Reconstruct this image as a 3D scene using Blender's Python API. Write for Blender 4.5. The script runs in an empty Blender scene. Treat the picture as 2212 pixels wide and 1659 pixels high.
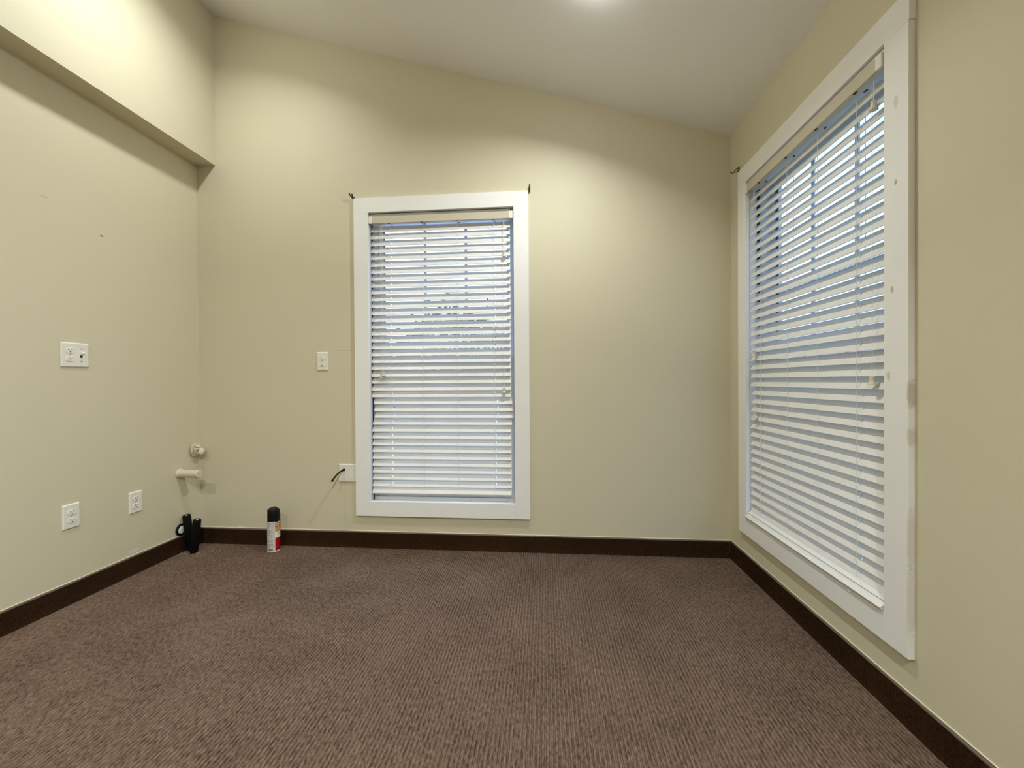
import bpy, math, random
from mathutils import Vector, Matrix
import os
random.seed(7)
S = bpy.context.scene
C = S.collection
R_ = math.radians

# ------------------------------------------------------------------ camera
FPX, YAW, PITCH, ROLL, EYE = 867.26, 0.083, -0.0067, -0.0063, 1.03
fw = Vector((-math.sin(YAW) * math.cos(PITCH), math.cos(YAW) * math.cos(PITCH), math.sin(PITCH)))
rt = Vector((math.cos(YAW), math.sin(YAW), 0)); up = rt.cross(fw)
rt2 = rt * math.cos(ROLL) + up * math.sin(ROLL); up2 = up * math.cos(ROLL) - rt * math.sin(ROLL)
cd = bpy.data.cameras.new('camera'); cam = bpy.data.objects.new('camera', cd); C.objects.link(cam)
cd.sensor_width = 36; cd.lens = FPX / 2212 * 36; cd.clip_start = 0.02
m = Matrix((rt2, up2, -fw)).transposed().to_4x4(); m.translation = (0, 0, EYE)
cam.matrix_world = m
S.camera = cam
S.view_settings.view_transform = 'Standard'; S.view_settings.look = 'None'
S.view_settings.gamma = 1; S.view_settings.use_curve_mapping = False
S.view_settings.exposure = 0.16

# ------------------------------------------------------------------ world: overcast sky, brighter beyond the far wall
W = bpy.data.worlds.new('sky'); S.world = W; W.use_nodes = True
nt = W.node_tree; nt.nodes.clear()
tc = nt.nodes.new('ShaderNodeTexCoord')
vm = nt.nodes.new('ShaderNodeVectorMath'); vm.operation = 'DOT_PRODUCT'; vm.inputs[1].default_value = (-0.3, 0.95, 0.05)
mr = nt.nodes.new('ShaderNodeMapRange'); mr.inputs[1].default_value = 0.35; mr.inputs[2].default_value = 0.95
mx = nt.nodes.new('ShaderNodeMix'); mx.data_type = 'RGBA'
mx.inputs[6].default_value = (0.62, 1.0, 1.7, 1); mx.inputs[7].default_value = (1.7, 1.9, 2.4, 1)
bg = nt.nodes.new('ShaderNodeBackground'); bg.inputs[1].default_value = 1.0
wo = nt.nodes.new('ShaderNodeOutputWorld')
nt.links.new(tc.outputs['Generated'], vm.inputs[0]); nt.links.new(vm.outputs['Value'], mr.inputs[0])
nt.links.new(mr.outputs[0], mx.inputs[0]); nt.links.new(mx.outputs[2], bg.inputs[0]);
sx = nt.nodes.new('ShaderNodeSeparateXYZ'); zr = nt.nodes.new('ShaderNodeMapRange')   # overcast sky: brighter overhead
zr.inputs[1].default_value = 0.5; zr.inputs[2].default_value = 0.9; zr.inputs[3].default_value = 1.0; zr.inputs[4].default_value = 4.0
nt.links.new(tc.outputs['Generated'], sx.inputs[0]); nt.links.new(sx.outputs['Z'], zr.inputs[0]); nt.links.new(zr.outputs[0], bg.inputs[1])
nt.links.new(bg.outputs[0], wo.inputs[0])

# ------------------------------------------------------------------ room numbers (metres)
D, L, RX = 2.4178, -2.2297, 1.0697          # far wall, left wall, right wall
LB, ZS = -2.102, 2.4257                     # face and underside of the bulkhead on the left wall
YF = -3.0                                   # wall behind the camera
SL = -0.29747
def ceil_z(x): return 2.4367 + SL * (x - RX)
TC = 0.019                                  # casing thickness

# four recessed downlights, two rows of two
LAMPS = [(0.20, 1.648, 'white round ceiling light whose glow shows at the top edge of the photo'),
         (-1.50, 1.70, 'white round ceiling light above the left part of the far wall'),
         (0.22, -0.75, 'white round ceiling light behind the viewer on the low side'),
         (-1.50, -0.75, 'white round ceiling light behind the viewer beside the bulkhead')]
LAMP_W = [14.0, 7.8, 50, 23.5]
LAMP_COL = (0.95, 1.0, 0.99)
LAMP_SPREAD = [148, 148, 136, 136]

# ------------------------------------------------------------------ helpers
class MB:
    def __init__(s): s.v = []; s.f = []; s.mi = []; s.cur = 0
    def add(s, vs, fs):
        o = len(s.v); s.v += [tuple(v) for v in vs]; s.f += [tuple(i + o for i in f) for f in fs]; s.mi += [s.cur] * len(fs); return s
    def quad(s, a, b, c, d): return s.add([a, b, c, d], [(0, 1, 2, 3)])
    def box(s, x0, x1, y0, y1, z0, z1):
        v = [(x, y, z) for z in (z0, z1) for y in (y0, y1) for x in (x0, x1)]
        return s.add(v, [(0, 2, 3, 1), (4, 5, 7, 6), (0, 1, 5, 4), (2, 6, 7, 3), (0, 4, 6, 2), (1, 3, 7, 5)])
    def prism(s, poly, y0, y1, axis='y'):
        n = len(poly)
        def P(a, b, t): return (a, t, b) if axis == 'y' else ((t, a, b) if axis == 'x' else (a, b, t))
        v = [P(a, b, y0) for a, b in poly] + [P(a, b, y1) for a, b in poly]
        f = [tuple(range(n)), tuple(range(2 * n - 1, n - 1, -1))] + [((i + 1) % n, i, n + i, n + (i + 1) % n) for i in range(n)]
        return s.add(v, f)
    def tube(s, pts, rad, n=8, caps=True):
        pts = [Vector(p) for p in pts]; rings = []; N = len(pts)
        rad = rad if isinstance(rad, (list, tuple)) else [rad] * N
        ref = None
        for i, p in enumerate(pts):
            t = (pts[min(i + 1, N - 1)] - pts[max(i - 1, 0)]).normalized()
            if ref is None: ref = t.orthogonal().normalized()
            u = (ref - t * ref.dot(t)).normalized(); ref = u; w = t.cross(u)
            rings.append([p + (u * math.cos(2 * math.pi * k / n) + w * math.sin(2 * math.pi * k / n)) * rad[i] for k in range(n)])
        v = [q for r in rings for q in r]
        f = [(i * n + k, i * n + (k + 1) % n, (i + 1) * n + (k + 1) % n, (i + 1) * n + k) for i in range(N - 1) for k in range(n)]
        if caps: f += [tuple(range(n - 1, -1, -1)), tuple((N - 1) * n + k for k in range(n))]
        return s.add(v, f)
    def lathe(s, prof, n=24, o=(0, 0, 0), axis='z', close=False):
        v = []
        for r, h in prof:
            for k in range(n):
                a = 2 * math.pi * k / n; c, d = r * math.cos(a), r * math.sin(a)
                q = {'z': (c, d, h), 'x': (h, c, d), 'y': (d, h, c)}[axis]
                v.append((q[0] + o[0], q[1] + o[1], q[2] + o[2]))
        N = len(prof)
        f = [(i * n + k, i * n + (k + 1) % n, (i + 1) * n + (k + 1) % n, (i + 1) * n + k) for i in range(N - 1) for k in range(n)]
        if close: f += [((N - 1) * n + k, (N - 1) * n + (k + 1) % n, (k + 1) % n, k) for k in range(n)]
        else:
            if prof[0][0] > 1e-6: f.append(tuple(range(n - 1, -1, -1)))
            if prof[-1][0] > 1e-6: f.append(tuple((N - 1) * n + k for k in range(n)))
        return s.add(v, f)
    def patch(s, r, a0, a1, z0, z1, n=10):
        v = []
        for i in range(n + 1):
            a = math.radians(a0 + (a1 - a0) * i / n)
            v += [(r * math.cos(a), r * math.sin(a), z0), (r * math.cos(a), r * math.sin(a), z1)]
        return s.add(v, [(2 * i, 2 * i + 2, 2 * i + 3, 2 * i + 1) for i in range(n)])
    def build(s, name, mat, parent=None, bevel=0, smooth=False, seg=2):
        me = bpy.data.meshes.new(name); me.from_pydata(s.v, [], s.f)
        for mm in (mat if isinstance(mat, list) else [mat]): me.materials.append(mm)
        for p, i in zip(me.polygons, s.mi): p.material_index = i
        me.validate(); me.update()
        import bmesh
        b = bmesh.new(); b.from_mesh(me); bmesh.ops.remove_doubles(b, verts=b.verts, dist=1e-6)
        bmesh.ops.recalc_face_normals(b, faces=b.faces); b.to_mesh(me); b.free()
        if smooth:
            for p in me.polygons: p.use_smooth = True
            try: me.set_sharp_from_angle(angle=R_(40))
            except Exception: pass
        o = bpy.data.objects.new(name, me); C.objects.link(o)
        if parent: o.parent = parent
        if bevel:
            bm = o.modifiers.new('bevel', 'BEVEL'); bm.width = bevel; bm.segments = seg; bm.limit_method = 'ANGLE'; bm.angle_limit = R_(40)
        return o
def thing(name, label, cat, loc=(0, 0, 0), rot=(0, 0, 0), group=None):
    o = bpy.data.objects.new(name, None); C.objects.link(o); o.empty_display_size = 0.05
    o.location = loc; o.rotation_euler = rot; o['label'] = label; o['category'] = cat
    if group: o['group'] = group
    return o
def tag(o, label, cat, group=None):
    o['label'] = label; o['category'] = cat
    if group: o['group'] = group
    return o
def struct(o): o['kind'] = 'structure'; return o

# ------------------------------------------------------------------ materials
def srgb(r, g, b): return tuple(((c / 255) / 12.92 if c / 255 <= .04045 else ((c / 255 + .055) / 1.055) ** 2.4) for c in (r, g, b)) + (1,)
def pmat(name, col, rough=0.5, spec=0.5, metal=0, noise=0, nscale=40, bump=0, bscale=200, var=0.06, bdist=0.002):
    m = bpy.data.materials.new(name); m.use_nodes = True; t = m.node_tree; b = t.nodes['Principled BSDF']
    b.inputs['Base Color'].default_value = col; b.inputs['Roughness'].default_value = rough
    b.inputs['Specular IOR Level'].default_value = spec; b.inputs['Metallic'].default_value = metal
    co = t.nodes.new('ShaderNodeTexCoord')
    n = t.nodes.new('ShaderNodeTexNoise'); n.inputs['Scale'].default_value = nscale; n.inputs['Detail'].default_value = 4
    t.links.new(co.outputs['Object'], n.inputs['Vector'])
    r = t.nodes.new('ShaderNodeMix'); r.data_type = 'RGBA'
    r.inputs[6].default_value = tuple(c * (1 - var) for c in col[:3]) + (1,); r.inputs[7].default_value = tuple(min(1, c * (1 + var)) for c in col[:3]) + (1,)
    t.links.new(n.outputs['Fac'], r.inputs[0]); t.links.new(r.outputs[2], b.inputs['Base Color'])
    m['mixnode'] = r.name
    if bump:
        n2 = t.nodes.new('ShaderNodeTexNoise'); n2.inputs['Scale'].default_value = bscale; n2.inputs['Detail'].default_value = 3
        t.links.new(co.outputs['Object'], n2.inputs['Vector'])
        bu = t.nodes.new('ShaderNodeBump'); bu.inputs['Strength'].default_value = bump; bu.inputs['Distance'].default_value = bdist
        t.links.new(n2.outputs['Fac'], bu.inputs['Height']); t.links.new(bu.outputs['Normal'], b.inputs['Normal'])
    return m
def add_spots(m, spots):
    """small marks that belong to the surface: (x, y, z, rx, ry, rz, colour, strength)"""
    t = m.node_tree; b = t.nodes['Principled BSDF']; co = next(n for n in t.nodes if n.type == 'TEX_COORD')
    src = b.inputs['Base Color'].links[0].from_socket
    for (x, y, z, rx, ry, rz, col, st) in spots:
        mp = t.nodes.new('ShaderNodeVectorMath'); mp.operation = 'SUBTRACT'; mp.inputs[1].default_value = (x, y, z)
        dv = t.nodes.new('ShaderNodeVectorMath'); dv.operation = 'DIVIDE'; dv.inputs[1].default_value = (rx, ry, rz)
        ln = t.nodes.new('ShaderNodeVectorMath'); ln.operation = 'LENGTH'
        nz = t.nodes.new('ShaderNodeTexNoise'); nz.inputs['Scale'].default_value = 120
        ad = t.nodes.new('ShaderNodeMath'); ad.operation = 'ADD'
        rg = t.nodes.new('ShaderNodeMapRange'); rg.inputs[1].default_value = 1.6; rg.inputs[2].default_value = 1.1; rg.inputs[3].default_value = 0; rg.inputs[4].default_value = st
        mxx = t.nodes.new('ShaderNodeMix'); mxx.data_type = 'RGBA'; mxx.inputs[7].default_value = col
        t.links.new(co.outputs['Object'], mp.inputs[0]); t.links.new(mp.outputs[0], dv.inputs[0]); t.links.new(dv.outputs[0], ln.inputs[0])
        t.links.new(co.outputs['Object'], nz.inputs['Vector'])
        t.links.new(ln.outputs['Value'], ad.inputs[0]); t.links.new(nz.outputs['Fac'], ad.inputs[1])
        t.links.new(ad.outputs[0], rg.inputs[0]); t.links.new(rg.outputs[0], mxx.inputs[0])
        t.links.new(src, mxx.inputs[6]); src = mxx.outputs[2]
    t.links.new(src, b.inputs['Base Color'])

WALL = (0.650, 0.595, 0.435, 1)
M = {}
M['wall'] = pmat('tan_wall_paint', WALL, 0.55, 0.3, nscale=3, var=0.015, bump=0.12, bscale=350, bdist=0.0015)
M['wall_left'] = pmat('tan_wall_paint_marked', WALL, 0.55, 0.3, nscale=3, var=0.015, bump=0.12, bscale=350, bdist=0.0015)
M['wall_back'] = pmat('tan_wall_paint_hairline', WALL, 0.55, 0.3, nscale=3, var=0.015, bump=0.12, bscale=350, bdist=0.0015)
DK = (0.16, 0.12, 0.06, 1)
add_spots(M['wall_left'], [(L, 1.856, 1.777, .02, .010, .005, DK, .8), (L, 1.62, 1.87, .02, .02, .008, (0.5, .4, .25, 1), .35),
                           (L, 1.99, 0.125, .02, .035, .010, (.75, .70, .58, 1), .8)])
add_spots(M['wall_back'], [(-1.245, D, 1.228, .09, .02, .0025, (0.36, .29, .18, 1), .5), (-1.95, D, 0.108, .03, .02, .008, (.8, .76, .66, 1), .9)])
M['ceil'] = pmat('ceiling_white', (0.89, 0.88, 0.87, 1), 0.7, 0.2, nscale=2, var=0.01, bump=0.08, bscale=250)
M['trim'] = pmat('white_trim_paint', (0.87, 0.86, 0.835, 1), 0.35, 0.4, nscale=8, var=0.02, bump=0.05, bscale=60)
M['trim_worn'] = pmat('white_trim_paint_worn', (0.87, 0.86, 0.835, 1), 0.35, 0.4, nscale=8, var=0.02, bump=0.05, bscale=60)
M['jamb'] = pmat('jamb_white_paint', (0.80, 0.79, 0.75, 1), 0.4, 0.4, nscale=10, var=0.02)
M['vinyl'] = pmat('white_vinyl_sash', (0.74, 0.76, 0.80, 1), 0.35, 0.5, nscale=10, var=0.01)
M['joint_shade'] = pmat('dark_joint_and_shade', (0.012, 0.02, 0.05, 1), 0.5, 0.4, var=0.1)  # near-black for the jamb joints and for painted shade on the stile returns
M['slat'] = pmat('cream_slat', (0.745, 0.72, 0.67, 1), 0.38, 0.45, nscale=14, var=0.025)
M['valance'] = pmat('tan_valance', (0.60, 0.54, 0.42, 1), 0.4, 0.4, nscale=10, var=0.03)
M['clip'] = pmat('white_clip', (0.86, 0.82, 0.75, 1), 0.35, 0.5, var=0.01)
M['cord'] = pmat('white_cord', (0.80, 0.79, 0.76, 1), 0.8, 0.1, var=0.03)
M['tassel'] = pmat('ivory_tassel', (0.66, 0.60, 0.48, 1), 0.35, 0.5, var=0.03)
M['headrail'] = pmat('headrail_enamel', (0.76, 0.77, 0.80, 1), 0.4, 0.5, var=0.01)
M['plate'] = pmat('ivory_plate', (0.80, 0.77, 0.69, 1), 0.35, 0.5, var=0.02)
M['recept'] = pmat('ivory_receptacle', (0.84, 0.81, 0.72, 1), 0.3, 0.5, var=0.02)
M['slot'] = pmat('dark_slot', (0.03, 0.025, 0.015, 1), 0.6, 0.2, var=0.1)
M['screw'] = pmat('painted_screw', (0.42, 0.39, 0.33, 1), 0.4, 0.5, metal=0.3, var=0.05)
M['pipe'] = pmat('tan_painted_pipe', (0.66, 0.59, 0.44, 1), 0.45, 0.4, nscale=60, var=0.10, bump=0.4, bscale=90)
M['foam'] = pmat('black_foam', (0.003, 0.003, 0.0035, 1), 0.6, 0.15, var=0.15, bump=0.2, bscale=300)
M['pex'] = pmat('white_pipe', (0.78, 0.77, 0.74, 1), 0.4, 0.5, var=0.03)
M['blackp'] = pmat('black_plastic', (0.003, 0.003, 0.0035, 1), 0.5, 0.25, var=0.1)
M['bronze'] = pmat('dark_bronze', (0.05, 0.035, 0.015, 1), 0.45, 0.5, metal=0.6, var=0.2)
M['white_lens'] = pmat('lamp_trim_white', (0.85, 0.84, 0.8, 1), 0.4, 0.4, var=0.01)
M['red'] = pmat('can_red', (0.42, 0.006, 0.012, 1), 0.25, 0.5, var=0.05)
M['canwhite'] = pmat('can_white', (0.74, 0.73, 0.70, 1), 0.3, 0.5, var=0.03)
M['paper'] = pmat('can_label_white', (0.70, 0.67, 0.62, 1), 0.35, 0.4, var=0.03)
M['print'] = pmat('grey_print', (0.26, 0.24, 0.23, 1), 0.5, 0.3, var=0.1)
M['barcode'] = pmat('barcode_ink', (0.05, 0.045, 0.04, 1), 0.5, 0.3, var=0.1)
M['orange'] = pmat('can_orange', (0.40, 0.11, 0.02, 1), 0.3, 0.5, var=0.08)
M['yellow'] = pmat('can_yellow', (0.62, 0.34, 0.07, 1), 0.3, 0.5, var=0.08)
M['pink'] = pmat('can_emblem', (0.85, 0.72, 0.62, 1), 0.3, 0.5, var=0.03)
M['debris'] = pmat('plaster_crumbs', (0.42, 0.37, 0.30, 1), 0.8, 0.1, var=0.1)
M['caulk'] = pmat('cream_caulk', (0.68, 0.62, 0.48, 1), 0.5, 0.3, nscale=20, var=0.05)
M['asphalt'] = pmat('pale_paving', (0.55, 0.56, 0.58, 1), 0.9, 0.1, nscale=6, var=0.15)
M['grass'] = pmat('dark_grass', (0.10, 0.12, 0.08, 1), 0.9, 0.1, nscale=5, var=0.3)
M['leaf'] = pmat('leaf_green', (0.07, 0.11, 0.05, 1), 0.6, 0.3, nscale=3, var=0.4)
M['bark'] = pmat('bark_brown', (0.10, 0.075, 0.055, 1), 0.9, 0.1, nscale=8, var=0.3)
# worn and stained edge of the big window's near casing board (marks are in the window's own frame)
ST = (0.42, .34, .22, 1)
add_spots(M['trim_worn'], [(-1.2578, -.010, .985, .006, .02, .045, (.38, .30, .19, 1), .5), (-1.2578, -.010, .86, .006, .02, .03, ST, .35),
                           (-1.2578, -.010, .56, .006, .02, .10, ST, .35), (-1.2578, -.010, .38, .006, .02, .12, ST, .3),
                           (-1.300, -.019, 1.62, .006, .01, .010, ST, .8), (-1.312, -.019, 1.30, .006, .01, .012, ST, .8), (-1.30, -.019, 1.86, .008, .01, .02, ST, .35),
                           (-1.325, -.019, 1.04, .008, .01, .014, ST, .5), (-2.25, -.019, 1.17, .006, .01, .008, ST, .7), (-2.25, -.019, .985, .006, .01, .008, ST, .7)])
def carpet(name, lo, hi, vertical=False, pitch=0.0125):
    m = bpy.data.materials.new(name); m.use_nodes = True; t = m.node_tree; b = t.nodes['Principled BSDF']
    b.inputs['Roughness'].default_value = 0.95; b.inputs['Specular IOR Level'].default_value = 0.05
    co = t.nodes.new('ShaderNodeTexCoord')
    mp = t.nodes.new('ShaderNodeMapping'); mp.inputs['Scale'].default_value = (150, 60, 60) if not vertical else (330, 330, 110)
    t.links.new(co.outputs['Object'], mp.inputs['Vector'])
    n = t.nodes.new('ShaderNodeTexNoise'); n.inputs['Scale'].default_value = 1; n.inputs['Detail'].default_value = 3; n.inputs['Roughness'].default_value = .65
    t.links.new(mp.outputs[0], n.inputs['Vector'])
    n2 = t.nodes.new('ShaderNodeTexNoise'); n2.inputs['Scale'].default_value = 4; n2.inputs['Detail'].default_value = 5
    t.links.new(co.outputs['Object'], n2.inputs['Vector'])
    r1 = t.nodes.new('ShaderNodeMapRange'); r1.inputs[1].default_value = .3; r1.inputs[2].default_value = .72
    t.links.new(n.outputs['Fac'], r1.inputs[0])
    r2 = t.nodes.new('ShaderNodeMapRange'); r2.inputs[1].default_value = .3; r2.inputs[2].default_value = .7; r2.inputs[3].default_value = -.12; r2.inputs[4].default_value = .12
    t.links.new(n2.outputs['Fac'], r2.inputs[0])
    ad = t.nodes.new('ShaderNodeMath'); ad.operation = 'ADD'; ad.use_clamp = True
    t.links.new(r1.outputs[0], ad.inputs[0]); t.links.new(r2.outputs[0], ad.inputs[1])
    mx = t.nodes.new('ShaderNodeMix'); mx.data_type = 'RGBA'; mx.inputs[6].default_value = lo; mx.inputs[7].default_value = hi
    t.links.new(ad.outputs[0], mx.inputs[0]); t.links.new(mx.outputs[2], b.inputs['Base Color'])
    bu = t.nodes.new('ShaderNodeBump'); bu.inputs['Strength'].default_value = .9; bu.inputs['Distance'].default_value = .004
    t.links.new(n.outputs['Fac'], bu.inputs['Height']); t.links.new(bu.outputs['Normal'], b.inputs['Normal'])
    return m
M['carpet'] = carpet('brown_ribbed_carpet', (0.072, 0.044, 0.030, 1), (0.240, 0.163, 0.118, 1))
M['base'] = carpet('dark_carpet_base', (0.014, 0.006, 0.0025, 1), (0.056, 0.027, 0.012, 1), True)
M['binding'] = pmat('brown_binding', (0.13, 0.10, 0.07, 1), 0.6, 0.3, nscale=80, var=0.15)
def glassmat():
    m = bpy.data.materials.new('window_glass'); m.use_nodes = True; t = m.node_tree; t.nodes.clear()
    a = t.nodes.new('ShaderNodeBsdfTransparent'); a.inputs[0].default_value = (.93, .96, .97, 1)
    g = t.nodes.new('ShaderNodeBsdfGlossy'); g.inputs['Roughness'].default_value = .03
    lw = t.nodes.new('ShaderNodeLayerWeight'); lw.inputs[0].default_value = .5
    pw = t.nodes.new('ShaderNodeMath'); pw.operation = 'POWER'; pw.inputs[1].default_value = 5
    f = t.nodes.new('ShaderNodeMath'); f.operation = 'MULTIPLY_ADD'; f.inputs[1].default_value = .8; f.inputs[2].default_value = .03
    t.links.new(lw.outputs['Facing'], pw.inputs[0]); t.links.new(pw.outputs[0], f.inputs[0])
    x = t.nodes.new('ShaderNodeMixShader'); o = t.nodes.new('ShaderNodeOutputMaterial')
    t.links.new(f.outputs[0], x.inputs[0]); t.links.new(a.outputs[0], x.inputs[1]); t.links.new(g.outputs[0], x.inputs[2]); t.links.new(x.outputs[0], o.inputs[0])
    return m
M['glass'] = glassmat()
def emat(name, col, st):
    m = bpy.data.materials.new(name); m.use_nodes = True; t = m.node_tree; b = t.nodes['Principled BSDF']
    b.inputs['Base Color'].default_value = (.8, .8, .8, 1); b.inputs['Emission Color'].default_value = col; b.inputs['Emission Strength'].default_value = st
    return m
M['lens'] = emat('lamp_lens_lit', LAMP_COL + (1,), 45)

# ------------------------------------------------------------------ windows: numbers in each window's own frame (x along wall, y outward, z up)
WIN = {1: dict(l=-1.1764, r=-0.0953, t=2.1669, b=0.2015, il=-1.0861, ir=-0.1848, it=2.0767, ib=0.2914, loc=(0, D, 0), rz=0, worn='trim'),
       2: dict(l=-2.2905, r=-1.2578, t=2.1583, b=0.2102, il=-2.2073, ir=-1.3421, it=2.0682, ib=0.3014, loc=(RX, 0, 0), rz=-math.pi / 2, worn='trim_worn')}
WT = 0.16
# ------------------------------------------------------------------ shell
def ribbed_floor():
    mb = MB(); x = L; pitch = 0.0130; h = 0.0056; prof = [(0, 0), (.20, .0), (.28, .62), (.42, 1), (.70, 1), (.88, .62)]
    xs = []
    while x < RX:
        for a, b in prof: xs.append((x + a * pitch, b * h - h))
        x += pitch
    xs = [(a, b) for a, b in xs if a < RX] + [(RX, -h)]
    ys = [YF, -1.2, 0, .6, 1.2, 1.8, D]
    v = [(a, y, b) for y in ys for a, b in xs]; n = len(xs)
    mb.add(v, [(j * n + i, j * n + i + 1, (j + 1) * n + i + 1, (j + 1) * n + i) for j in range(len(ys) - 1) for i in range(n - 1)])
    mb.box(L - .3, RX + .3, YF - .3, D + .3, -.20, -.0075)
    o = mb.build('floor', M['carpet']); return struct(o)
ribbed_floor()
mb = MB(); x0, x1 = L - .2, RX + WT
mb.prism([(x0, ceil_z(x0)), (x1, ceil_z(x1)), (x1, ceil_z(x1) + .12), (x0, ceil_z(x0) + .12)], YF - .1, D + WT)
struct(mb.build('ceiling', M['ceil']))
mb = MB(); xo = L - .2
mb.prism([(xo, 0), (L, 0), (L, ZS), (LB, ZS), (LB, ceil_z(LB)), (xo, ceil_z(xo))], YF, D)
struct(mb.build('wall_left', M['wall_left']))
mb = MB(); mb.prism([(L - .2, 0), (RX + WT, 0), (RX + WT, ceil_z(RX + WT)), (L - .2, ceil_z(L - .2))], YF - .1, YF)
struct(mb.build('wall_front', M['wall']))
def holed(name, outline, hole, to3, mat):
    """outline: x0,x1,z0,top(x); wall of thickness WT with a rectangular hole"""
    x0, x1, z0, top = outline; a0, a1, b0, b1 = hole; mb = MB()
    for d in (0, WT):
        P = lambda x, z: to3(x, d, z)
        mb.quad(P(x0, z0), P(a0, z0), P(a0, top(a0)), P(x0, top(x0))); mb.quad(P(a1, z0), P(x1, z0), P(x1, top(x1)), P(a1, top(a1)))
        mb.quad(P(a0, z0), P(a1, z0), P(a1, b0), P(a0, b0)); mb.quad(P(a0, b1), P(a1, b1), P(a1, top(a1)), P(a0, top(a0)))
    for (p, q) in (((a0, b0), (a1, b0)), ((a1, b0), (a1, b1)), ((a1, b1), (a0, b1)), ((a0, b1), (a0, b0)),
                   ((x0, z0), (x1, z0)), ((x1, z0), (x1, top(x1))), ((x0, top(x0)), (x0, z0)), ((x1, top(x1)), (x0, top(x0)))):
        mb.quad(to3(p[0], 0, p[1]), to3(q[0], 0, q[1]), to3(q[0], WT, q[1]), to3(p[0], WT, p[1]))
    return struct(mb.build(name, mat))
def hole(w, e=.022): return (w['il'] - e, w['ir'] + e, w['ib'] - e, w['it'] + e)
holed('wall_back', (L, RX, 0, ceil_z), hole(WIN[1]), lambda x, d, z: (x, D + d, z), M['wall_back'])
holed('wall_right', (-D - WT, -YF, 0, lambda x: ceil_z(RX)), hole(WIN[2]), lambda x, d, z: (RX + d, -x, z), M['wall'])

# carpet baseboards with a bound top edge
def base(name, a, b, nrm):
    a = Vector(a); b = Vector(b); n = Vector(nrm); H = .0945; mb = MB(); T = .008
    def P(p, d, z): q = p + n * d; return (q.x, q.y, z)
    N = 24; prev = None
    prof = [(0.0002, 0), (T + .004, 0), (T + .0015, .012), (T, .03), (T, H), (0.0002, H)]
    pts = [a + (b - a) * i / N for i in range(N + 1)]
    v = [P(p, d, z) for p in pts for d, z in prof]; k = len(prof)
    f = [(i * k + j, i * k + (j + 1) % k, (i + 1) * k + (j + 1) % k, (i + 1) * k + j) for i in range(N) for j in range(k)] + [tuple(range(k)), tuple(N * k + j for j in range(k - 1, -1, -1))]
    mb.add(v, f); o = struct(mb.build(name, M['base']))
    mb = MB(); mb.tube([P(a + (b - a) * i / N, T * .55, H + .0005 + .0006 * math.sin(i * 1.7)) for i in range(N + 1)], .0048, 8)
    mb.build('binding', M['binding'], o, smooth=True)
    mb = MB(); mb.tube([P(a + (b - a) * i / N, .0005, H + .0065 + .0008 * math.sin(i * 2.9)) for i in range(N + 1)], .0028, 6)
    mb.build('caulk_bead', M['caulk'], o, smooth=True)
    return o
base('baseboard_left', (L, YF, 0), (L, D, 0), (1, 0, 0))
base('baseboard_back', (L + .012, D, 0), (RX - .012, D, 0), (0, -1, 0))
base('baseboard_right', (RX, YF, 0), (RX, D, 0), (-1, 0, 0))

# outdoors
struct(MB().box(-30, RX + .6, D + .6, 60, -.4, -.25).build('ground', M['asphalt']))
struct(MB().box(RX + .6, 40, -25, 60, -.4, -.25).build('ground', M['grass']))
mb = MB()
rng = random.Random(3)
for i in range(9000):
    cx = rng.uniform(-13, 7); band = 3.6 + .8 * math.sin(cx * 1.3) + .6 * math.sin(cx * .53 + 1)
    z = band * rng.random() ** .55 + (rng.random() < .06) * rng.uniform(0, 1.2); y = 15 + rng.uniform(-1, 1)
    s = rng.uniform(.06, .17); u = Vector((rng.gauss(0, 1), rng.gauss(0, .5), rng.gauss(0, 1))).normalized() * s; w = Vector((rng.gauss(0, 1), rng.gauss(0, .5), rng.gauss(0, 1))).normalized() * s * .6
    p = Vector((cx, y, max(-.2, z)))
    mb.quad(p - u, p + w, p + u, p - w)
o = mb.build('tree_foliage', M['leaf']); o['kind'] = 'stuff'; tag(o, 'dark leafy tree line glimpsed between slats of the far window', 'trees')

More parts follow.
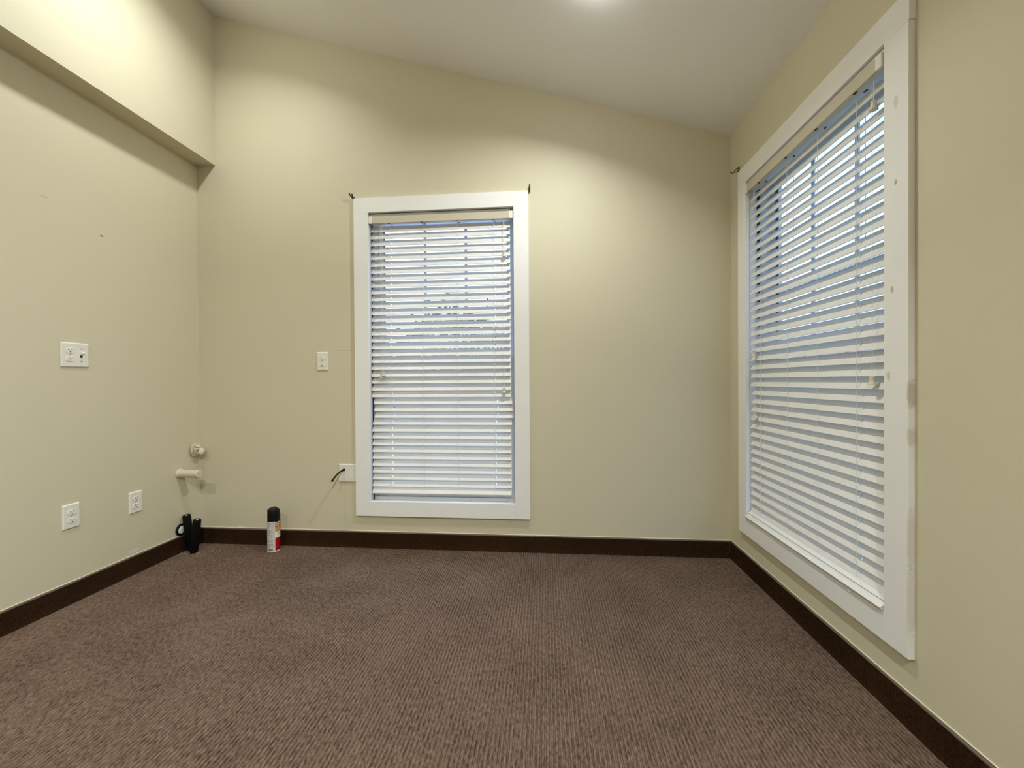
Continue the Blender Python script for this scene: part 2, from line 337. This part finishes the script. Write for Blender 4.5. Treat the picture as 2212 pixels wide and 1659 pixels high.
# ------------------------------------------------------------------ window builder
def window(i):
    w = WIN[i]; il, ir, ib, it = w['il'], w['ir'], w['ib'], w['it']
    e = .004; ox0, ox1, oz0, oz1 = il - e, ir + e, ib - e, it + e; J = .016
    mb = MB()
    mb.box(ox0 - J, ox0, 0.0005, .15, oz0 - J, oz1 + J); mb.box(ox1, ox1 + J, 0.0005, .15, oz0 - J, oz1 + J)
    mb.box(ox0, ox1, 0.0005, .15, oz0 - J, oz0); mb.box(ox0, ox1, 0.0005, .15, oz1, oz1 + J)
    W_ = struct(mb.build('window_%d' % i, M['jamb'])); W_.location = w['loc']; W_.rotation_euler = (0, 0, w['rz'])
    tm = M[w['worn']]; Z = 0.0003
    MB().box(w['l'], w['r'] + (.002 if i == 2 else 0), -TC, -Z, it, w['t']).build('head_casing', M['trim'], W_, .0007)
    MB().box(w['l'], il, -TC, -Z, w['b'], it).build('side_casing', M['trim'], W_, .0007)
    MB().box(ir, w['r'], -TC, -Z, w['b'], it).build('side_casing', tm, W_, .0007)
    MB().box(il + .0004, ir - .0004, -TC, -Z, w['b'], ib).build('bottom_casing', M['trim'], W_, .0007)
    # dark joint between the wooden jamb and the vinyl unit
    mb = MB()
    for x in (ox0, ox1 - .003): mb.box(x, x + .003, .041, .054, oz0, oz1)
    mb.build('jamb_joint', M['joint_shade'], W_)
    # vinyl frame
    F = .018; mb = MB()
    mb.box(ox0, ox0 + F, .055, .145, oz0, oz1); mb.box(ox1 - F, ox1, .055, .145, oz0, oz1)
    mb.box(ox0 + F, ox1 - F, .055, .145, oz0, oz0 + F); mb.box(ox0 + F, ox1 - F, .055, .145, oz1 - F, oz1)
    mb.build('window_frame', M['vinyl'], W_, .001)
    zm = 1.168; sx0, sx1 = ox0 + F + .001, ox1 - F - .001; ST_ = .036
    def sash(name, y0, y1, z0, z1, rail_b, rail_t, rows):
        mb = MB()
        mb.box(sx0, sx0 + ST_, y0, y1, z0, z1); mb.box(sx1 - ST_, sx1, y0, y1, z0, z1)
        mb.box(sx0 + ST_, sx1 - ST_, y0, y1, z0, z0 + rail_b); mb.box(sx0 + ST_, sx1 - ST_, y0, y1, z1 - rail_t, z1)
        s = mb.build(name, M['vinyl'], W_, .001)
        gx0, gx1, gz0, gz1 = sx0 + ST_, sx1 - ST_, z0 + rail_b, z1 - rail_t; yg = (y0 + y1) / 2 + .002
        MB().box(gx0 - .004, gx1 + .004, yg - .002, yg + .002, gz0 - .004, gz1 + .004).build('pane', M['glass'], s)
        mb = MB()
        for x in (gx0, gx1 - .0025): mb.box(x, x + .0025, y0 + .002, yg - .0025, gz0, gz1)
        mb.build('joint_shade', M['joint_shade'], s)  # dark lining: shade of the stiles' inner return faces put into colour
        for k in (1, 2):
            x = gx0 + (gx1 - gx0) * k / 3
            MB().box(x - .009, x + .009, yg + .0025, yg + .009, gz0, gz1).build('muntin', M['vinyl'], s)
        for k in range(1, rows):
            z = gz0 + (gz1 - gz0) * k / rows + (.006 if k == 2 else 0)
            MB().box(gx0, gx1, yg + .003, yg + .0085, z - .011, z + .011).build('muntin', M['vinyl'], s)
        return s
    sash('upper_sash', .102, .134, zm - .016, oz1 - F - .001, .034, .040, 3 if i == 2 else 1)
    sash('lower_sash', .062, .096, oz0 + F + .001, zm + .016, .060, .034, 3 if i == 2 else 1)
    return W_
window(1); window(2)

# ------------------------------------------------------------------ blinds
def slat_mesh(x0, x1, wd, th, holes, hx=.0026, hs=.0065):
    xs = sorted({x0, x1} | {h + d for h in holes for d in (-hx, hx)}); ys = [-wd / 2, -hs, hs, wd / 2]
    mb = MB()
    def cut(i, j): return 0 <= i < len(xs) - 1 and j == 1 and any(abs((xs[i] + xs[i + 1]) / 2 - h) < 1e-4 for h in holes)
    def solid(i, j): return 0 <= i < len(xs) - 1 and 0 <= j < 3 and not cut(i, j)
    for i in range(len(xs) - 1):
        for j in range(3):
            if not solid(i, j): continue
            a, b, c, d = xs[i], xs[i + 1], ys[j], ys[j + 1]
            for z in (0, th): mb.quad((a, c, z), (b, c, z), (b, d, z), (a, d, z))
            if not solid(i - 1, j): mb.quad((a, c, 0), (a, d, 0), (a, d, th), (a, c, th))
            if not solid(i + 1, j): mb.quad((b, c, 0), (b, d, 0), (b, d, th), (b, c, th))
            if not solid(i, j - 1): mb.quad((a, c, 0), (b, c, 0), (b, c, th), (a, c, th))
            if not solid(i, j + 1): mb.quad((a, d, 0), (b, d, 0), (b, d, th), (a, d, th))
    return mb
def tassel(parent, x, y, z):
    prof = [(.0032, .030), (.0075, .029), (.0085, .025), (.0075, .020), (.0080, .013), (.0105, .006), (.0125, .003), (.0125, .0005), (.0105, 0), (.004, .001)]
    o = MB().lathe(prof, 16).build('cord_tassel', M['tassel'], parent, smooth=True); o.location = (x, y, z)
    return o
def blind(i, label, yc, theta, z1, pitch, zrail, yrail, trail, x0, x1, lad, cords, val, shifts, raised, ycord):
    w = WIN[i]
    T = thing('window_blind', label, 'blind', w['loc'], (0, 0, w['rz']))
    # work in the window's frame
    MB().box(x0 - .001, x1 + .001, yc - .024, yc + .026, 2.0165, w['it'] - .002).build('headrail', M['headrail'], T, .002)
    yv = yc - .033; dv = 0 if i == 1 else -.008
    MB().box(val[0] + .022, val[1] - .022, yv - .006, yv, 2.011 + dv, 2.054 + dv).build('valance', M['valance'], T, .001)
    for a, b in ((val[0], val[0] + .0225), (val[1] - .0225, val[1])):
        MB().box(a, b, yv - .0085, yv - .0005, 2.0105 + dv, 2.0545 + dv).add(*(lambda q: (q.v, q.f))(MB().box(a if a == val[0] else b - .003, (a if a == val[0] else b - .003) + .003, yv - .0005, yc - .0245, 2.013 + dv, 2.052 + dv))).build('valance_clip', M['clip'], T, .0008)
    # underside ports where the ladders leave the headrail
    for lx in lad:
        MB().box(lx - .012, lx + .002, yc - .019, yc - .012, 2.015, 2.017).build('ladder_port', M['slot'], T)
        MB().box(lx - .004, lx + .010, yc + .010, yc + .016, 2.015, 2.017).build('ladder_port', M['slot'], T)
    wd, th = .0508, .0025
    first = slat_mesh(x0, x1, wd, th, [lad[0] + .004, lad[-1] + .004]).build('slat', M['slat'], T)
    rng = random.Random(11 + i)
    for k in range(38):
        s = first if k == 0 else first.copy()
        if k: C.objects.link(s); s.parent = T
        s.location = (shifts.get(k, rng.uniform(-.0008, .0008)), yc, z1 - pitch * k + raised.get(k, 0) + rng.uniform(-.0004, .0004))
        s.rotation_euler = (theta + R_(rng.uniform(-.5, .5)), rng.uniform(-.0006, .0006), 0)
    r = MB().box(x0 - .001, x1 + .001, -.0265, .0265, -.008, .008).build('bottom_rail', M['slat'], T, .002)
    r.location = (0, yrail, zrail); r.rotation_euler = (trail, 0, 0)
    if i == 2:                                                     # the lowest slat has come to rest on the rail
        s = first.copy(); C.objects.link(s); s.parent = T
        s.location = (0, yrail + .025 * math.cos(trail) - .011 * math.sin(trail), zrail + .025 * math.sin(trail) + .011 * math.cos(trail)); s.rotation_euler = (trail + R_(3), 0, 0)
    # ladders: front and back strings with a rung under every slat
    hy, hz = wd / 2 * math.cos(theta), wd / 2 * math.sin(theta)
    for lx in lad:
        mb = MB(); fr = [(lx, yc - hy - .0015, 2.0168)]; bk = [(lx, yc + hy + .0015, 2.0168)]
        for k in range(38):
            z = z1 - pitch * k + raised.get(k, 0)
            fr.append((lx, yc - hy - .0018, z - hz)); bk.append((lx, yc + hy + .0018, z + hz))
            mb.tube([(lx, yc - hy - .001, z - hz - .0012), (lx, yc + hy + .001, z + hz - .0012)], .0005, 4)
        fr.append((lx, yrail - .02, zrail - .005)); bk.append((lx, yrail + .022, zrail + .012))
        mb.tube(fr, .0009, 5); mb.tube(bk, .0009, 5)
        o = mb.build('ladder_cord', M['cord'], T)
        mb = MB(); yb, zb = yrail - .0265 * math.cos(trail) + .004, zrail - .0265 * math.sin(trail) - .006
        mb.tube([(lx - .006, yb, zb + .004), (lx - .002, yb - .004, zb - .004), (lx + .004, yb - .003, zb - .006), (lx + .009, yb, zb - .001)], .0008, 5)
        mb.build('cord_tail', M['cord'], o)
    for (cx, cz) in cords:
        o = MB().tube([(cx, ycord, 2.0168), (cx, ycord, cz + .030)], .0009, 5).build('pull_cord', M['cord'], T)
        tassel(o, cx, ycord, cz)
    return T
blind(1, 'cream slatted blind hanging in the far window', .030, R_(56.5), 1.985, .0429, .354, .028, R_(52), -1.083, -.209,
      [-.960, -.750, -.533, -.308], [(-1.016, 1.055), (-1.004, 1.066), (-.249, .962), (-.244, 1.785)], (-1.085, -.190),
      {25: .010, 26: .013, 27: .015, 28: .004}, {}, .006)
blind(2, 'cream slatted blind hanging in the right window', .016, R_(60.8), 1.974, .0435, .322, -.004, R_(36), -2.202, -1.347,
      [-2.105, -1.880, -1.680, -1.480], [(-2.150, 1.150), (-2.140, .835), (-1.404, 1.010), (-1.398, 1.900)], (-2.204, -1.345),
      {23: .012, 24: .012, 25: .005}, {}, -.006)

# ------------------------------------------------------------------ wall plates (local frame: x right, y into the wall, z up)
def receptacle(parent, x, z):
    n = 20; poly = []
    for k in range(n):
        a = 2 * math.pi * k / n; px, pz = .0172 * math.cos(a), .0172 * math.sin(a); poly.append((x + px, z + max(-.0118, min(.0118, pz))))
    o = MB().prism(poly, -.0092, -.004).build('receptacle', M['recept'], parent, .0006)
    mb = MB(); mb.box(x - .0078, x - .0052, -.0096, -.0091, z + .0005, z + .0085); mb.box(x + .0052, x + .0078, -.0096, -.0091, z + .0012, z + .0078)
    mb.lathe([(.0001, -.0096), (.0027, -.0096), (.0027, -.0091)], 12, (x, 0, z - .0058), 'y')
    mb.build('slot', M['slot'], o)
    return o
def screw(parent, x, z):
    return MB().lathe([(.0001, -.0082), (.0026, -.0078), (.0032, -.0066), (.0032, -.006)], 12, (x, 0, z), 'y').build('screw', M['screw'], parent, smooth=True)
def plate_mesh(hw, hh):
    mb = MB(); y = -.0068; c = .005
    o = [(-hw, -hh), (hw, -hh), (hw, hh), (-hw, hh)]; i = [(-hw + c, -hh + c), (hw - c, -hh + c), (hw - c, hh - c), (-hw + c, hh - c)]
    v = [(a, -.0004, b) for a, b in o] + [(a, -.0028, b) for a, b in o] + [(a, y, b) for a, b in i]
    f = [(0, 1, 2, 3), (8, 11, 10, 9)] + [(j, (j + 1) % 4, 4 + (j + 1) % 4, 4 + j) for j in range(4)] + [(4 + j, 4 + (j + 1) % 4, 8 + (j + 1) % 4, 8 + j) for j in range(4)]
    return mb.add(v, f)
def outlet(label, loc, rz, roll=0):
    T = thing('electrical_outlet', label, 'outlet', loc, (0, roll, rz), 'duplex wall outlets')
    plate_mesh(.0355, .058).build('cover_plate', M['plate'], T, .0008)
    receptacle(T, 0, .0195); receptacle(T, 0, -.0195); screw(T, 0, 0)
    return T
PI2 = math.pi / 2
outlet('ivory duplex outlet on the far wall left of the window', (-1.395, D, 1.163), 0)
outlet('ivory duplex outlet low on the left wall, nearer the camera', (L, 1.7055, .409), PI2)
outlet('ivory duplex outlet low on the left wall, nearer the room corner', (L, 2.003, .386), PI2)
T = thing('switch_plate', 'wide ivory plate with one outlet and one toggle switch on left wall', 'switch', (L, 1.730, 1.168), (0, 0, PI2))
plate_mesh(.058, .058).build('cover_plate', M['plate'], T, .0008)
receptacle(T, -.023, .0195); receptacle(T, -.023, -.0195); screw(T, -.023, 0); screw(T, .023, .030); screw(T, .023, -.030)
MB().box(.018, .028, -.0072, -.0064, -.012, .012).build('toggle_slot', M['slot'], T)
o = MB().box(-.0045, .0045, -.017, .004, -.0055, .0055).build('toggle', M['recept'], T, .001); o.location = (.023, -.006, .004); o.rotation_euler = (R_(-28), 0, 0)
T = thing('blank_wall_plate', 'wide ivory blank plate low on far wall against the window casing', 'wall plate', (-1.2355, D, .463), (0, 0, 0))
plate_mesh(.0585, .057).build('cover_plate', M['plate'], T, .0008)
for sx in (-.023, .023):
    for sz in (-.041, .041): screw(T, sx, sz)
T = thing('cable_stub', 'short black cable sticking out of the blank plate beside the window', 'cable', (-1.2585, D, .484), (0, 0, 0))
MB().lathe([(.0001, -.013), (.0075, -.012), (.0085, -.0072)], 14, (0, 0, 0), 'y').build('grommet', M['blackp'], T, smooth=True)
MB().tube([(0, -.008, 0), (-.006, -.03, -.004), (-.016, -.055, -.016), (-.026, -.072, -.034), (-.032, -.082, -.046)], .0052, 10).build('cable', M['blackp'], T, smooth=True)
MB().tube([(-.0315, -.081, -.045), (-.036, -.087, -.055)], .0066, 10).build('connector', M['blackp'], T, .0008)
MB().tube([(-.036, -.087, -.055), (-.0385, -.0905, -.062)], .0014, 6).build('conductor', M['screw'], T)

# ------------------------------------------------------------------ plumbing in the left corner
T = thing('pipe_stub', 'tan painted capped pipe sticking straight out of the left wall', 'pipe', (L, 2.272, .479))
MB().lathe([(.0001, .132), (.022, .132), (.0245, .1295), (.0245, .075), (.0235, .070), (.0232, .012), (.026, .009), (.029, .0003)], 28, (0, 0, 0), 'x').build('pipe', M['pipe'], T, smooth=True)
mb = MB(); prof = [(.0255, .0003), (.0295, .0006), (.030, .004), (.027, .010), (.025, .012)]; mb.lathe(prof, 28, (0, 0, 0), 'x'); mb.build('paint_collar', M['pipe'], T, smooth=True)
T = thing('painted_shutoff_valve', 'tan painted lumpy valve on the left wall above the pipe stub', 'valve', (L, 2.378, .602))
def lump(c, r, sc, seed, n=18, amp=.16):
    rg = random.Random(seed); mb = MB(); ph = [(rg.uniform(1, 4), rg.uniform(1, 4), rg.uniform(0, 6)) for _ in range(5)]
    v = []; f = []
    for i in range(n + 1):
        t = math.pi * i / n
        for k in range(2 * n):
            a = math.pi * k / n
            d = Vector((math.sin(t) * math.cos(a), math.sin(t) * math.sin(a), math.cos(t)))
            q = 1 + amp * sum(math.sin(p * 2 * d.x + r_ * 2 * d.y + s_ + 2.5 * d.z) for p, r_, s_ in ph) / 4
            v.append((c[0] + d.x * r * q * sc[0], c[1] + d.y * r * q * sc[1], c[2] + d.z * r * q * sc[2]))
    m = 2 * n
    f = [(i * m + k, i * m + (k + 1) % m, (i + 1) * m + (k + 1) % m, (i + 1) * m + k) for i in range(n) for k in range(m)]
    return mb.add(v, f)
MB().lathe([(.0001, .062), (.017, .060), (.0225, .050), (.0235, .028), (.021, .010), (.021, .0003)], 8, (0, 0, -.004), 'x').build('valve_body', M['pipe'], T, .002)
lump((.060, -.014, -.008), .0195, (.8, 1.0, .95), 2).build('valve_cap', M['pipe'], T, smooth=True)
lump((.046, -.034, .014), .0125, (.8, 1.3, .6), 5).build('valve_handle', M['pipe'], T, smooth=True)
mb = lump((.010, .002, .004), .036, (.26, .95, 1.0), 9, amp=.5); mb.build('dried_filler', M['pipe'], T, smooth=True)
lump((.028, .0, .026), .012, (1.2, 1.2, .8), 21, amp=.4).build('dried_filler', M['pipe'], T, smooth=True)

T = thing('drain_stub', 'short black drain stub with white plug low on the left wall', 'drain pipe', (L, 2.275, .135))
MB().lathe([(.026, .0003), (.037, .0003), (.037, .006), (.035, .0095), (.026, .0095), (.026, .0003)], 28, (0, 0, 0), 'x', True).build('pipe_collar', M['blackp'], T, smooth=True)
MB().lathe([(.0001, .0105), (.018, .0105), (.0225, .009), (.0245, .007), (.0245, .003)], 24, (0, 0, 0), 'x').build('pipe_plug', M['pex'], T, smooth=True)
def insulated(label, p0, p1, r):
    T = thing('insulated_pipe', label, 'pipe', p0, (0, 0, 0), 'black insulated pipes in the corner')
    d = Vector(p1) - Vector(p0); Ln = d.length; q = d.to_track_quat('Z', 'Y'); T.rotation_mode = 'QUATERNION'; T.rotation_quaternion = q
    ri = r * .52
    MB().lathe([(ri, 0.01), (ri, Ln - .012), (ri + .002, Ln - .003), (r - .004, Ln), (r - .001, Ln - .004), (r, Ln - .012), (r * 1.03, Ln * .5), (r, .006), (r * .9, .002)], 28, (0, 0, 0), 'z').build('insulation_sleeve', M['foam'], T, smooth=True)
    MB().lathe([(ri * .97, .012), (ri * .97, Ln - .010), (ri * .8, Ln - .005), (ri * .35, Ln - .005), (.0001, Ln - .010)], 20).build('pipe_end', M['pex'], T, smooth=True)
    return T
insulated('black insulated pipe stub leaning left by the corner, the taller one', (-2.189, 2.303, .004), (-2.203, 2.287, .222), .0212)
insulated('black insulated pipe stub by the corner, shorter and right of the other', (-2.140, 2.268, .002), (-2.116, 2.270, .203), .0212)
mb = MB(); rg = random.Random(5)
for k in range(30):
    a = rg.uniform(0, 6.28); d = abs(rg.gauss(0, .055)) + .02; s = rg.uniform(.0012, .0035); x, y = -2.15 + d * math.cos(a), 2.26 + d * math.sin(a)
    if x < L + .02: continue
    mb.add([(x - s, y - s, .0), (x + s, y - s * .6, .0), (x, y + s, .0), (x, y, s)], [(0, 2, 1), (0, 1, 3), (1, 2, 3), (2, 0, 3)])
o = mb.build('plaster_crumbs', M['debris']); o['kind'] = 'stuff'; tag(o, 'pale plaster crumbs on the carpet around the black pipe stubs', 'debris')

# ------------------------------------------------------------------ aerosol can
T = thing('spray_can', 'tall aerosol can with black cap standing on carpet by far wall', 'spray can', (-1.668, 2.330, .001))
r = .0345; hb = .186
MB().lathe([(.0001, .004), (.030, .004), (.033, .0), (.0352, .0015), (.0352, .005), (r, .008), (r, hb - .006), (r - .002, hb), (.0001, hb)], 40).build('can_body', M['canwhite'], T, smooth=True)
A = -54.5
def pt(name, mat, segs, dr=.0003):
    mb = MB()
    for (a0, a1, z0, z1) in segs: mb.patch(r + dr, A + a0, A + a1, z0, z1)
    return mb.build(name, M[mat], T, smooth=True)
pt('red_band', 'red', [(8, 150, .008, .085), (150, 275, .008, .085), (-85, 8, .0055, .009)])
pt('yellow_band', 'yellow', [(10, 150, .121, .149)])
pt('orange_band', 'orange', [(10, 150, .149, .176)])
pt('black_band', 'blackp', [(10, 275, .176, .186)])
lab = pt('paper_label', 'paper', [(-95, 12, .0095, .1855)], .0006)
rg = random.Random(8); mb = MB(); z = .178
while z > .03:
    a = -72
    while a < 4:
        b = a + rg.uniform(6, 17)
        if rg.random() > .12: mb.patch(r + .0009, A + a, A + min(b, 6), z, z + rg.choice([.0014, .0014, .0022]), 3)
        a = b + 1.6
    z -= rg.choice([.0036, .0036, .0046, .0095])
mb.build('label_print', M['print'], lab)
mb = MB(); a = -50
while a < -10:
    b = a + rg.choice([.9, 1.6, 2.4]); mb.patch(r + .0009, A + a, A + b, .0125, .0255, 1); a = b + rg.choice([1, 1.6])
mb.build('barcode', M['barcode'], lab)
mb = MB(); v = []; n = 24
for k in range(n):
    t = 2 * math.pi * k / n
    for q in (.0058, .0095):
        a = R_(A + 36) + q * math.cos(t) / r; v.append(((r + .0006) * math.cos(a), (r + .0006) * math.sin(a), .163 + q * math.sin(t)))
mb.add(v, [(2 * k, 2 * k + 1, 2 * ((k + 1) % n) + 1, 2 * ((k + 1) % n)) for k in range(n)]); mb.build('ring_emblem', M['pink'], T)
mb = MB()
for a0, z0, s in ((46, .111, .007), (52, .101, .0045)):
    mb.add([((r + .0006) * math.cos(R_(A + a0 + da)), (r + .0006) * math.sin(R_(A + a0 + da)), z0 + dz) for da, dz in ((-7, -.3 * s), (0, -.5 * s), (9, .5 * s), (2, .6 * s))], [(0, 1, 2, 3)])
mb.build('leaf_marks', M['barcode'], T)
# cap: a black shroud whose rounded top is notched on the right for the nozzle
mb = MB(); n = 64
ca, sa = math.cos(R_(A + 90)), math.sin(R_(A + 90))      # direction to the viewer's right
def cap_top(x, y):
    u = (x * ca + y * sa) / .0335
    zt = .262 - .006 * max(0, (.40 - u) / 1.4) ** 1.5
    if u > .42: zt = .2548 - .006 * (u - .42)
    return zt
rings = [(.0338, lambda x, y: .1845), (.0338, lambda x, y: .222), (.0332, lambda x, y: cap_top(x, y) - .005), (.0318, lambda x, y: cap_top(x, y) - .0018), (.0295, cap_top), (.026, cap_top), (.022, cap_top), (.018, cap_top), (.0145, cap_top), (.010, cap_top), (.005, cap_top), (.0002, cap_top)]
v = []
for rr, fz in rings:
    for k in range(n):
        x, y = rr * math.cos(2 * math.pi * k / n), rr * math.sin(2 * math.pi * k / n); v.append((x, y, fz(x, y)))
mb.add(v, [(i * n + k, i * n + (k + 1) % n, (i + 1) * n + (k + 1) % n, (i + 1) * n + k) for i in range(len(rings) - 1) for k in range(n)] + [tuple(range(n - 1, -1, -1))])
cap = mb.build('cap', M['blackp'], T, smooth=True)
mb = MB().box(-.006, .006, -.006, .006, 0, .0065); o = mb.build('nozzle', M['blackp'], cap, .0015); o.location = (.012 * ca, .012 * sa, .2545)

# ------------------------------------------------------------------ hooks above the casings
T = thing('curtain_hook', 'forked dark bronze hook at the far window upper left corner', 'hook', (-1.1805, D, 2.170), (0, 0, 0), 'dark bronze hooks at casing corners')
MB().box(-.004, .004, -.003, -.0004, -.012, .012).build('hook_plate', M['bronze'], T, .001)
MB().tube([(0, -.002, -.004), (0, -.018, -.002), (-.004, -.026, .004), (-.012, -.030, .014), (-.016, -.031, .022)], .0044, 8).build('prong', M['bronze'], T, smooth=True)
MB().tube([(0, -.018, -.002), (.002, -.026, .008), (.0005, -.028, .020)], .0044, 8).build('prong', M['bronze'], T, smooth=True)
T = thing('curtain_hook', 'dark bronze hook seen edge on at the far window upper right corner', 'hook', (-.0895, D, 2.178), (0, 0, 0), 'dark bronze hooks at casing corners')
MB().box(-.0035, .0035, -.003, -.0004, -.015, .012).build('hook_plate', M['bronze'], T, .001)
MB().tube([(0, -.002, -.010), (.001, -.016, -.012), (.001, -.024, -.004), (.002, -.026, .010), (.004, -.026, .022)], [.004, .0048, .0054, .0054, .0042], 8).build('prong', M['bronze'], T, smooth=True)
T = thing('curtain_hook', 'curled dark bronze hook at the right window far upper corner', 'hook', (RX, 2.318, 2.186), (0, 0, 0), 'dark bronze hooks at casing corners')
MB().box(-.003, -.0004, -.010, .004, -.006, .018).build('hook_plate', M['bronze'], T, .001)
MB().tube([(-.002, -.004, .014), (-.010, .002, .008), (-.018, .006, .004), (-.021, .009, -.006), (-.028, .010, -.010), (-.036, .010, -.009), (-.040, .010, -.001)], .0026, 8).build('prong', M['bronze'], T, smooth=True)
MB().tube([(-.002, -.002, -.004), (-.012, .004, -.007), (-.021, .009, -.006)], .0024, 8).build('prong', M['bronze'], T, smooth=True)

# ------------------------------------------------------------------ ceiling lights
tilt = math.atan(-SL)
for (x, y, lab), pw, spr in zip(LAMPS, LAMP_W, LAMP_SPREAD):
    T = thing('ceiling_light', lab, 'ceiling light', (x, y, ceil_z(x)), (0, tilt, 0), 'round ceiling lights')
    MB().lathe([(.062, -.0008), (.090, -.0008), (.092, -.002), (.086, -.0045), (.066, -.005), (.062, -.003)], 40, (0, 0, 0), 'z', True).build('trim_ring', M['white_lens'], T, smooth=True)
    MB().lathe([(.0001, -.040), (.022, -.038), (.042, -.031), (.056, -.019), (.0615, -.006), (.0615, -.002), (.0001, -.002)], 32).build('lens', M['lens'], T, smooth=True)
    ld = bpy.data.lights.new('lamp', 'AREA'); ld.shape = 'DISK'; ld.size = .12; ld.energy = pw; ld.color = LAMP_COL; ld.spread = R_(spr)
    lo = bpy.data.objects.new('lamp', ld); C.objects.link(lo); lo.parent = T; lo.location = (0, 0, -.0425)
